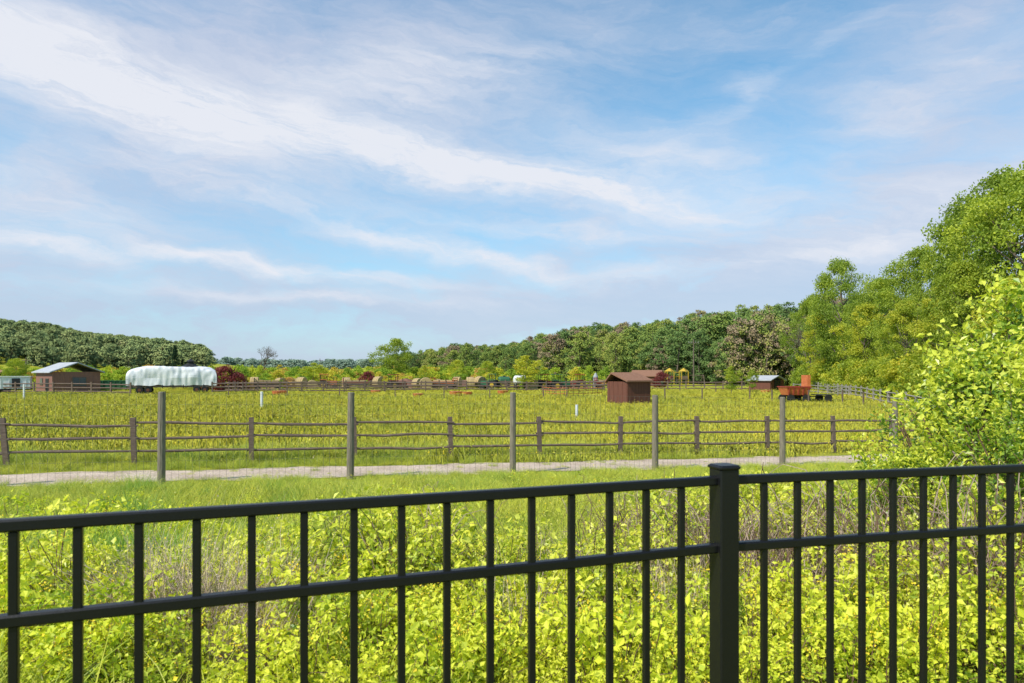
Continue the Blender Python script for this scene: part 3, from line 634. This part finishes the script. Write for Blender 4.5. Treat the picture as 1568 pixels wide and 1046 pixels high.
mb=MB(); mb.box([0,0,1.5],[5.5,2.2,1.6],0); mb.box([0,0,2.34],[5.7,2.4,0.1],0); mb.box([0,0,0.62],[5.6,2.0,0.14],1)
for k in range(6): mb.box([-2.3+0.92*k,-1.12,1.5],[0.07,0.06,1.6],0)
mb.box([1.2,-1.13,1.5],[0.9,0.06,1.2],1)
for xx in (-1,0): 
    for yy in (-1,1): mb.tube([[xx,yy-0.1,0.38],[xx,yy+0.1,0.38]],[0.38,0.38],14,1,caps=True)
mb.obj('white_trailer',[M_white,M_dark],(X(10,92),92,0.0),0.5)
mb=MB()
mb.add([[-1.0,-.7,.75],[1.0,-.7,.75],[1.0,.7,.75],[-1.0,.7,.75],[-1.25,-.95,1.55],[1.25,-.95,1.55],[1.25,.95,1.55],[-1.25,.95,1.55]],[[0,3,2,1],[0,1,5,4],[1,2,6,5],[2,3,7,6],[3,0,4,7]],0)
for k in range(5): mb.box([-1.0+0.5*k,-0.90,1.15],[0.06,0.1,0.8],1,M=[[1,0,0],[0,1,-0.25],[0,0,1]])
mb.box([0,-0.95,1.56],[2.6,0.08,0.1],1); mb.box([0,0.95,1.56],[2.6,0.08,0.1],1); mb.box([-1.25,0,1.56],[0.08,1.98,0.1],1)
mb.box([1.22,0.0,2.1],[0.30,1.2,1.25],2); mb.box([0,0,0.66],[2.6,0.16,0.16],3); mb.box([2.0,0,0.6],[3.2,0.1,0.1],3)
mb.box([3.0,0,0.75],[1.8,1.3,0.08],3); mb.box([0,0,1.2],[1.9,1.4,0.5],4)
for xx in (-0.8,0.8,3.1):
    for yy in (-0.85,0.85): mb.tube([[xx,yy-0.08,0.4],[xx,yy+0.08,0.4]],[0.4,0.4],14,3,caps=True)
x=X(1216,68); mb.obj('orange_farm_wagon',[M_orange,M_redp,M_orange,M_dark,M_redwall],(x,68,float(terrain(x,68))),0.1)
mb=MB()
for cx in (-1.5,1.5):
    for a in (-0.7,0.7):
        for b_ in (-0.7,0.7): mb.box([cx+a,b_,1.6],[0.14,0.14,3.2],1)
    mb.box([cx,0,1.5],[1.6,1.6,0.12],0)
    for s_ in (-0.72,0.72): mb.box([cx,s_,1.95],[1.5,0.06,0.6],0)
    mb.tube([[cx,0,3.2],[cx,0,3.9]],[1.1,0.03],4,1+0,axis=np.array([0,0,1.]))
mb.box([0,0,1.5],[1.6,0.7,0.1],0); mb.box([0,-0.35,2.1],[1.6,0.06,0.08],1); mb.box([0,-0.35,3.0],[1.6,0.1,0.12],1)
mb.box([-3.0,0,1.0],[0.5,2.0,0.06],2,M=[[1,0,0],[0,1,0],[0,0.6,1]]); mb.box([3.9,0,2.4],[3.4,0.12,0.12],0)
for q in (3.4,4.6): 
    for w in(-.25,.25): mb.box([q+w,0,1.5],[0.03,0.03,1.8],3)
    mb.box([q,0,0.6],[0.5,0.2,0.05],3)
for q in (-1,1): mb.box([5.6,q*0.7,1.2],[0.12,0.12,2.6],0,M=[[1,0,0],[0,1,-q*0.35],[0,0,1]])
mb.obj('playset',[M_wood,M_yel,M_green,M_dark],(X(1036,140),140,float(terrain(X(1036,140),140))),0.1)
mb=MB(); mb.tube([[0,0,0],[0,0,2.2],[0,0,2.8],[0,0,2.9]],[0.45,0.45,0.15,0.03],14,0,axis=np.array([0,0,1.]))
for k in range(4): mb.tube([[0,0,0.4+0.5*k],[0,0,0.46+0.5*k]],[0.47,0.47],14,1,axis=np.array([0,0,1.]))
mb.box([-0.55,0,1.1],[0.06,0.3,2.2],1); mb.obj('feed_silo',[M_grey,M_dark],(X(912,122),122,0.0))
def tractor(px,Z,rz,col):
    mb=MB(); mb.box([0.9,0,1.15],[1.7,0.7,0.7],0); mb.box([1.78,0,1.1],[0.08,0.6,0.5],1); mb.box([-0.3,0,0.95],[1.2,0.8,0.5],1)
    for yy in (-0.8,0.8):
        mb.tube([[-0.5,yy-0.2,0.8],[-0.5,yy+0.2,0.8]],[0.8,0.8],18,1,caps=True); mb.tube([[-0.5,yy-0.22,0.8],[-0.5,yy+0.22,0.8]],[0.35,0.35],12,2,caps=True)
        mb.tube([[1.4,yy-0.12,0.45],[1.4,yy+0.12,0.45]],[0.45,0.45],16,1,caps=True); mb.box([-0.5,yy,1.66],[1.3,0.4,0.08],0)
    for a in (-1.0,0.1):
        for b_ in(-.55,.55): mb.box([a,b_,2.0],[0.07,0.07,1.2],1)
    mb.box([-0.45,0,2.62],[1.5,1.4,0.1],0); mb.box([-0.7,0,1.45],[0.5,0.5,0.5],1); mb.tube([[1.2,0,1.5],[1.2,0,2.1]],[0.05,0.05],8,1)
    mb.obj('farm_tractor',[col,M_dark,M_yel],(X(px,Z),Z,float(terrain(X(px,Z),Z))),rz)
tractor(606,112,0.5,M_redp); tractor(752,114,2.8,M_green); tractor(835,113,0.3,M_redp); tractor(884,116,3.3,M_redp); tractor(856,110,0.2,M_green); tractor(500,118,0.2,M_orange)
def cart(px,Z,rz,col,nm='hay_cart'):
    mb=MB(); mb.box([0,0,0.95],[4.2,1.9,0.14],1)
    for xx in (-1.5,1.5):
        for yy in (-0.85,0.85): mb.tube([[xx,yy-0.09,0.42],[xx,yy+0.09,0.42]],[0.42,0.42],14,1,caps=True)
    for xx in (-2.05,2.05):
        for h in (1.25,1.6,1.95): mb.box([xx,0,h],[0.08,1.9,0.16],0)
        for yy in (-0.9,0.9): mb.box([xx,yy,1.5],[0.1,0.1,1.1],0)
    for yy in (-0.93,0.93): mb.box([0,yy,1.25],[4.1,0.06,0.35],0)
    mb.box([2.9,0,0.7],[1.6,0.1,0.1],1)
    for q in range(3): mb.box([-1.2+1.2*q,0.05*q,1.35],[1.0,1.5,0.6],2)
    mb.obj(nm,[col,M_dark,M_hay],(X(px,Z),Z,float(terrain(X(px,Z),Z))),rz)
cart(545,115,0.2,M_redp); cart(680,116,-0.3,M_orange); cart(930,118,0.1,M_redp); cart(410,112,0.3,M_wood)
def tank(px,Z,r,l,mt,nm):
    mb=MB(); xs_=[-l/2,-l/2+0.08,-l/2+0.3,l/2-0.3,l/2-0.08,l/2]; mb.tube([[a,0,r+0.8] for a in xs_],[0.3*r,0.7*r,r,r,0.7*r,0.3*r],16,0,axis=np.array([1.,0,0]),caps=True)
    for a in(-l/3,l/3): mb.box([a,0,0.5],[0.2,r*1.8,1.0],1)
    mb.tube([[0,0,2*r+0.75],[0,0,2*r+0.95]],[0.25,0.22],10,1,caps=True)
    mb.obj(nm,[mt,M_dark],(X(px,Z),Z,float(terrain(X(px,Z),Z))),0.3)
tank(796,115,0.8,2.2,M_white,'white_water_tank'); tank(772,118,0.7,2.2,M_green,'green_fuel_tank')
def bale(px,Z,r=0.75):
    mb=MB(); mb.tube([[-.62,0,r],[-.6,0,r],[0,0,r],[.6,0,r],[.62,0,r]],[r*0.9,r,r*1.03,r,r*0.9],16,0,caps=True,axis=np.array([1.,0,0]))
    for a in (-.3,.1,.4): mb.tube([[a,0,r],[a+.03,0,r]],[r*1.035,r*1.035],16,1,axis=np.array([1.,0,0]))
    mb.obj('round_hay_bale',[M_hay,M_wood],(X(px,Z),Z,float(terrain(X(px,Z),Z))),R.random()*3)
for px,Z in [(430,116),(447,117),(462,116),(640,118),(670,122),(735,116),(580,120),(700,121),(940,122),(390,112),(652,115),(720,114),(478,112),(530,120),(815,112)]: bale(px,Z,R.uniform(0.8,1.15))
def mound(px,Z,a,b,h):
    mb=MB(); n=22; G=[]
    for i in range(8):
        for j in range(n):
            t=i/7; th=j/n*6.283; r=(1-t)*(1+0.2*mn.noise(Vector((math.cos(th)*2,math.sin(th)*2,px))))
            G.append([a*r*math.cos(th),b*r*math.sin(th),h*math.sin(t*1.57)*(1+0.3*mn.noise(Vector((math.cos(th),t*3+math.sin(th),px))))-0.05])
    mb.add(G,[[i*n+j,i*n+(j+1)%n,(i+1)*n+(j+1)%n,(i+1)*n+j] for i in range(7) for j in range(n)],0)
    mb.obj('mulch_pile',[M_mulch],(X(px,Z),Z,float(terrain(X(px,Z),Z))),0,smooth=True)
mound(620,121,4,2,1.8); mound(720,124,5,2,1.6); mound(400,120,5,2,1.6); mound(880,121,3,2,1.5)
def tub(px,Z,s):
    mb=MB(); mb.tube([[0,0,0],[0,0,0.45],[0,0,0.5],[0,0,0.52]],[0.6,0.75,0.78,0.6],14,0,caps=True,axis=np.array([0,0,1.])); o=mb.obj('orange_feed_tub',[M_orange],(X(px,Z),Z,float(terrain(X(px,Z),Z)))); o.scale=(s,s,s)
tub(428,84,1.2); tub(698,84,1.1); tub(715,86,0.9); tub(1172,92,0.9); tub(575,95,0.9); tub(640,78,0.8); tub(770,90,1.0)
mb=MB()
q=[(X(830,80),80),(X(870,76),76),(X(922,80),80)]
for k in range(2):
    a=np.array(q[k]); b_=np.array(q[k+1])
    for t_ in np.linspace(0,1,8): p_=a+(b_-a)*t_; mb.box([p_[0],p_[1],0.6],[0.05,0.05,1.3],1)
    for h in (0.55,0.85,1.15): mb.tube([[a[0],a[1],h],[(a[0]+b_[0])/2,(a[1]+b_[1])/2,h-0.08],[b_[0],b_[1],h]],0.03,4,0)
mb.obj('orange_rope_fence',[M_orange,M_wood])
def pole(px,Z,h,nm='utility_pole'):
    mb=MB(); mb.tube([[0,0,-.3],[0,0,h]],[0.17,0.11],8,0,caps=True); mb.box([0,0,h-0.7],[2.2,0.12,0.14],0)
    for a in (-1,-.4,.4,1): mb.tube([[a,0,h-0.63],[a,0,h-0.4]],[0.05,0.03],6,1)
    x=X(px,Z); mb.obj(nm,[M_bark,M_grey],(x,Z,float(terrain(x,Z))),0.2)
pole(1062,135,9.5); pole(490,240,8); pole(40,160,6.5)
# ------------------------------------------------------------------ world / sky
SE=math.radians(47); S_az=math.atan2(-0.7,-0.6)
sd=Vector((math.sin(S_az)*math.cos(SE),math.cos(S_az)*math.cos(SE),math.sin(SE)))
sun=bpy.data.lights.new('sun','SUN'); sun.energy=5.0; sun.angle=math.radians(0.6); sun.color=(1,0.94,0.84)
so=bpy.data.objects.new('sun',sun); so.rotation_euler=sd.to_track_quat('Z','Y').to_euler(); so.location=(0,0,40); scene.collection.objects.link(so)
w=bpy.data.worlds.new("World"); scene.world=w; w.use_nodes=True; nt=w.node_tree; nt.nodes.clear()
out=nt.nodes.new('ShaderNodeOutputWorld'); bg=nt.nodes.new('ShaderNodeBackground'); bg.inputs[1].default_value=0.15
sky=nt.nodes.new('ShaderNodeTexSky'); sky.sky_type='NISHITA'; sky.sun_disc=False; sky.sun_elevation=SE; sky.sun_rotation=S_az; sky.air_density=1.0; sky.dust_density=0.4; sky.ozone_density=1.5
tc=nt.nodes.new('ShaderNodeTexCoord'); sp=nt.nodes.new('ShaderNodeSeparateXYZ'); nt.links.new(tc.outputs['Generated'],sp.inputs[0])
sx,sy,sz=sp.outputs
az=mth(nt,'ARCTAN2',sx,sy); hyp=mth(nt,'SQRT',mth(nt,'ADD',mth(nt,'MULTIPLY',sx,sx),mth(nt,'MULTIPLY',sy,sy)))
el=mth(nt,'DIVIDE',sz,mth(nt,'MAXIMUM',hyp,0.05))
def comb(a,b,c=0.0):
    n=nt.nodes.new('ShaderNodeCombineXYZ')
    for i,v in enumerate((a,b,c)):
        if isinstance(v,(int,float)): n.inputs[i].default_value=v
        else: nt.links.new(v,n.inputs[i])
    return n.outputs[0]
w1=mth(nt,'SUBTRACT',noise(nt,comb(mth(nt,'MULTIPLY',az,2.2),mth(nt,'MULTIPLY',el,5.0),3.1),1.6,7,0.6),0.5)
w2=mth(nt,'SUBTRACT',noise(nt,comb(mth(nt,'MULTIPLY',az,2.2),mth(nt,'MULTIPLY',el,5.0),9.7),1.6,7,0.6),0.5)
azw=mth(nt,'MULTIPLY_ADD',w1,0.30,az); elw=mth(nt,'MULTIPLY_ADD',w2,0.12,el)
def blob(px,py,spx,spy,slope,amp):
    u=(px-784)/F; a0=math.atan(u); e0=(HOR-py)/F*math.cos(a0)
    sa=spx/F*math.cos(a0)**2; se=spy/F
    da=mth(nt,'SUBTRACT',azw,a0); de=mth(nt,'SUBTRACT',elw,e0)
    de=mth(nt,'MULTIPLY_ADD',da,slope,de)
    q=mth(nt,'ADD',mth(nt,'POWER',mth(nt,'ABSOLUTE',mth(nt,'DIVIDE',da,sa)),2.0),mth(nt,'POWER',mth(nt,'ABSOLUTE',mth(nt,'DIVIDE',de,se)),2.0))
    return mth(nt,'MULTIPLY',mth(nt,'EXPONENT',mth(nt,'MULTIPLY',q,-1.0)),amp)
def total(lst):
    s_=None
    for b_ in lst:
        q=blob(*b_); s_=q if s_ is None else mth(nt,'ADD',s_,q)
    return s_
white=total([(180,145,340,52,0.20,1.2),(520,215,300,36,0.18,0.85),(820,268,290,28,0.20,1.0),(960,245,200,52,0.2,0.5),(420,408,270,13,0.06,0.95),(700,372,240,15,0.17,0.85),
   (640,120,240,50,-0.15,0.5),(80,320,220,60,0.1,0.6),(450,455,280,12,0.0,0.65),(1380,330,260,50,-0.25,0.55),(1400,160,180,60,-0.3,0.4),(1180,130,130,14,-0.5,0.25),(60,60,280,70,0.1,0.5),
   (850,345,220,13,0.1,0.55),(1150,400,260,15,-0.05,0.45),(300,270,220,18,0.12,0.4)])
haze=total([(100,200,450,260,0.1,0.7),(1450,300,290,200,-0.2,0.9),(650,40,380,90,-0.1,0.6),(600,470,1200,50,0.0,0.5),(900,300,330,100,0.1,0.3),(1480,20,200,80,0,0.5),(1100,420,400,60,0.0,0.45),(600,200,320,120,0.1,0.4)])
fib=noise(nt,comb(mth(nt,'MULTIPLY',azw,3.0),mth(nt,'MULTIPLY',mth(nt,'MULTIPLY_ADD',az,0.18,elw),16.0),1.0),1.5,9,0.66)
big=noise(nt,comb(mth(nt,'MULTIPLY',azw,2.0),mth(nt,'MULTIPLY',elw,5.0),5.0),1.6,7,0.62)
fb=mth(nt,'MULTIPLY_ADD',fib,3.0,-1.0,clamp=True)
bgf=mth(nt,'MULTIPLY_ADD',big,2.8,-0.95,clamp=True)
hz=mth(nt,'MULTIPLY',haze,mth(nt,'MULTIPLY_ADD',bgf,0.75,0.42))
hz=mth(nt,'ADD',hz,mth(nt,'MULTIPLY_ADD',mth(nt,'MULTIPLY',fb,bgf),0.42,0.03))
hz=mth(nt,'ADD',hz,mth(nt,'MULTIPLY',mth(nt,'EXPONENT',mth(nt,'MULTIPLY',el,-9.0)),0.95),clamp=True)
wh=mth(nt,'MULTIPLY',white,mth(nt,'MULTIPLY_ADD',fb,0.85,0.34))
wh=mth(nt,'ADD',wh,mth(nt,'MULTIPLY',mth(nt,'MULTIPLY',fb,bgf),0.25))
wh=mth(nt,'MINIMUM',wh,0.94,clamp=True)
skc=mixc(nt,1.0,sky.outputs[0],(0.76,1.26,1.30),'MULTIPLY')
c=mixc(nt,mth(nt,'MULTIPLY',hz,0.88),skc,(3.35,3.85,5.0))
c=mixc(nt,wh,c,(5.5,5.65,6.1))
nt.links.new(c,bg.inputs[0]); nt.links.new(bg.outputs[0],out.inputs[0])
# ------------------------------------------------------------------ camera
cd=bpy.data.cameras.new('camera'); cam=bpy.data.objects.new('camera',cd); scene.collection.objects.link(cam); scene.camera=cam
cd.sensor_width=36; cd.lens=24; cd.shift_y=(HOR-523)/1568; cd.clip_end=12000; cd.clip_start=0.05
cam.location=(0,0,CAMZ); cam.rotation_euler=(math.radians(90),0,0)
cd.dof.use_dof=True; cd.dof.focus_distance=30; cd.dof.aperture_fstop=7.1
scene.view_settings.view_transform='Standard'; scene.view_settings.look='None'; scene.view_settings.exposure=0
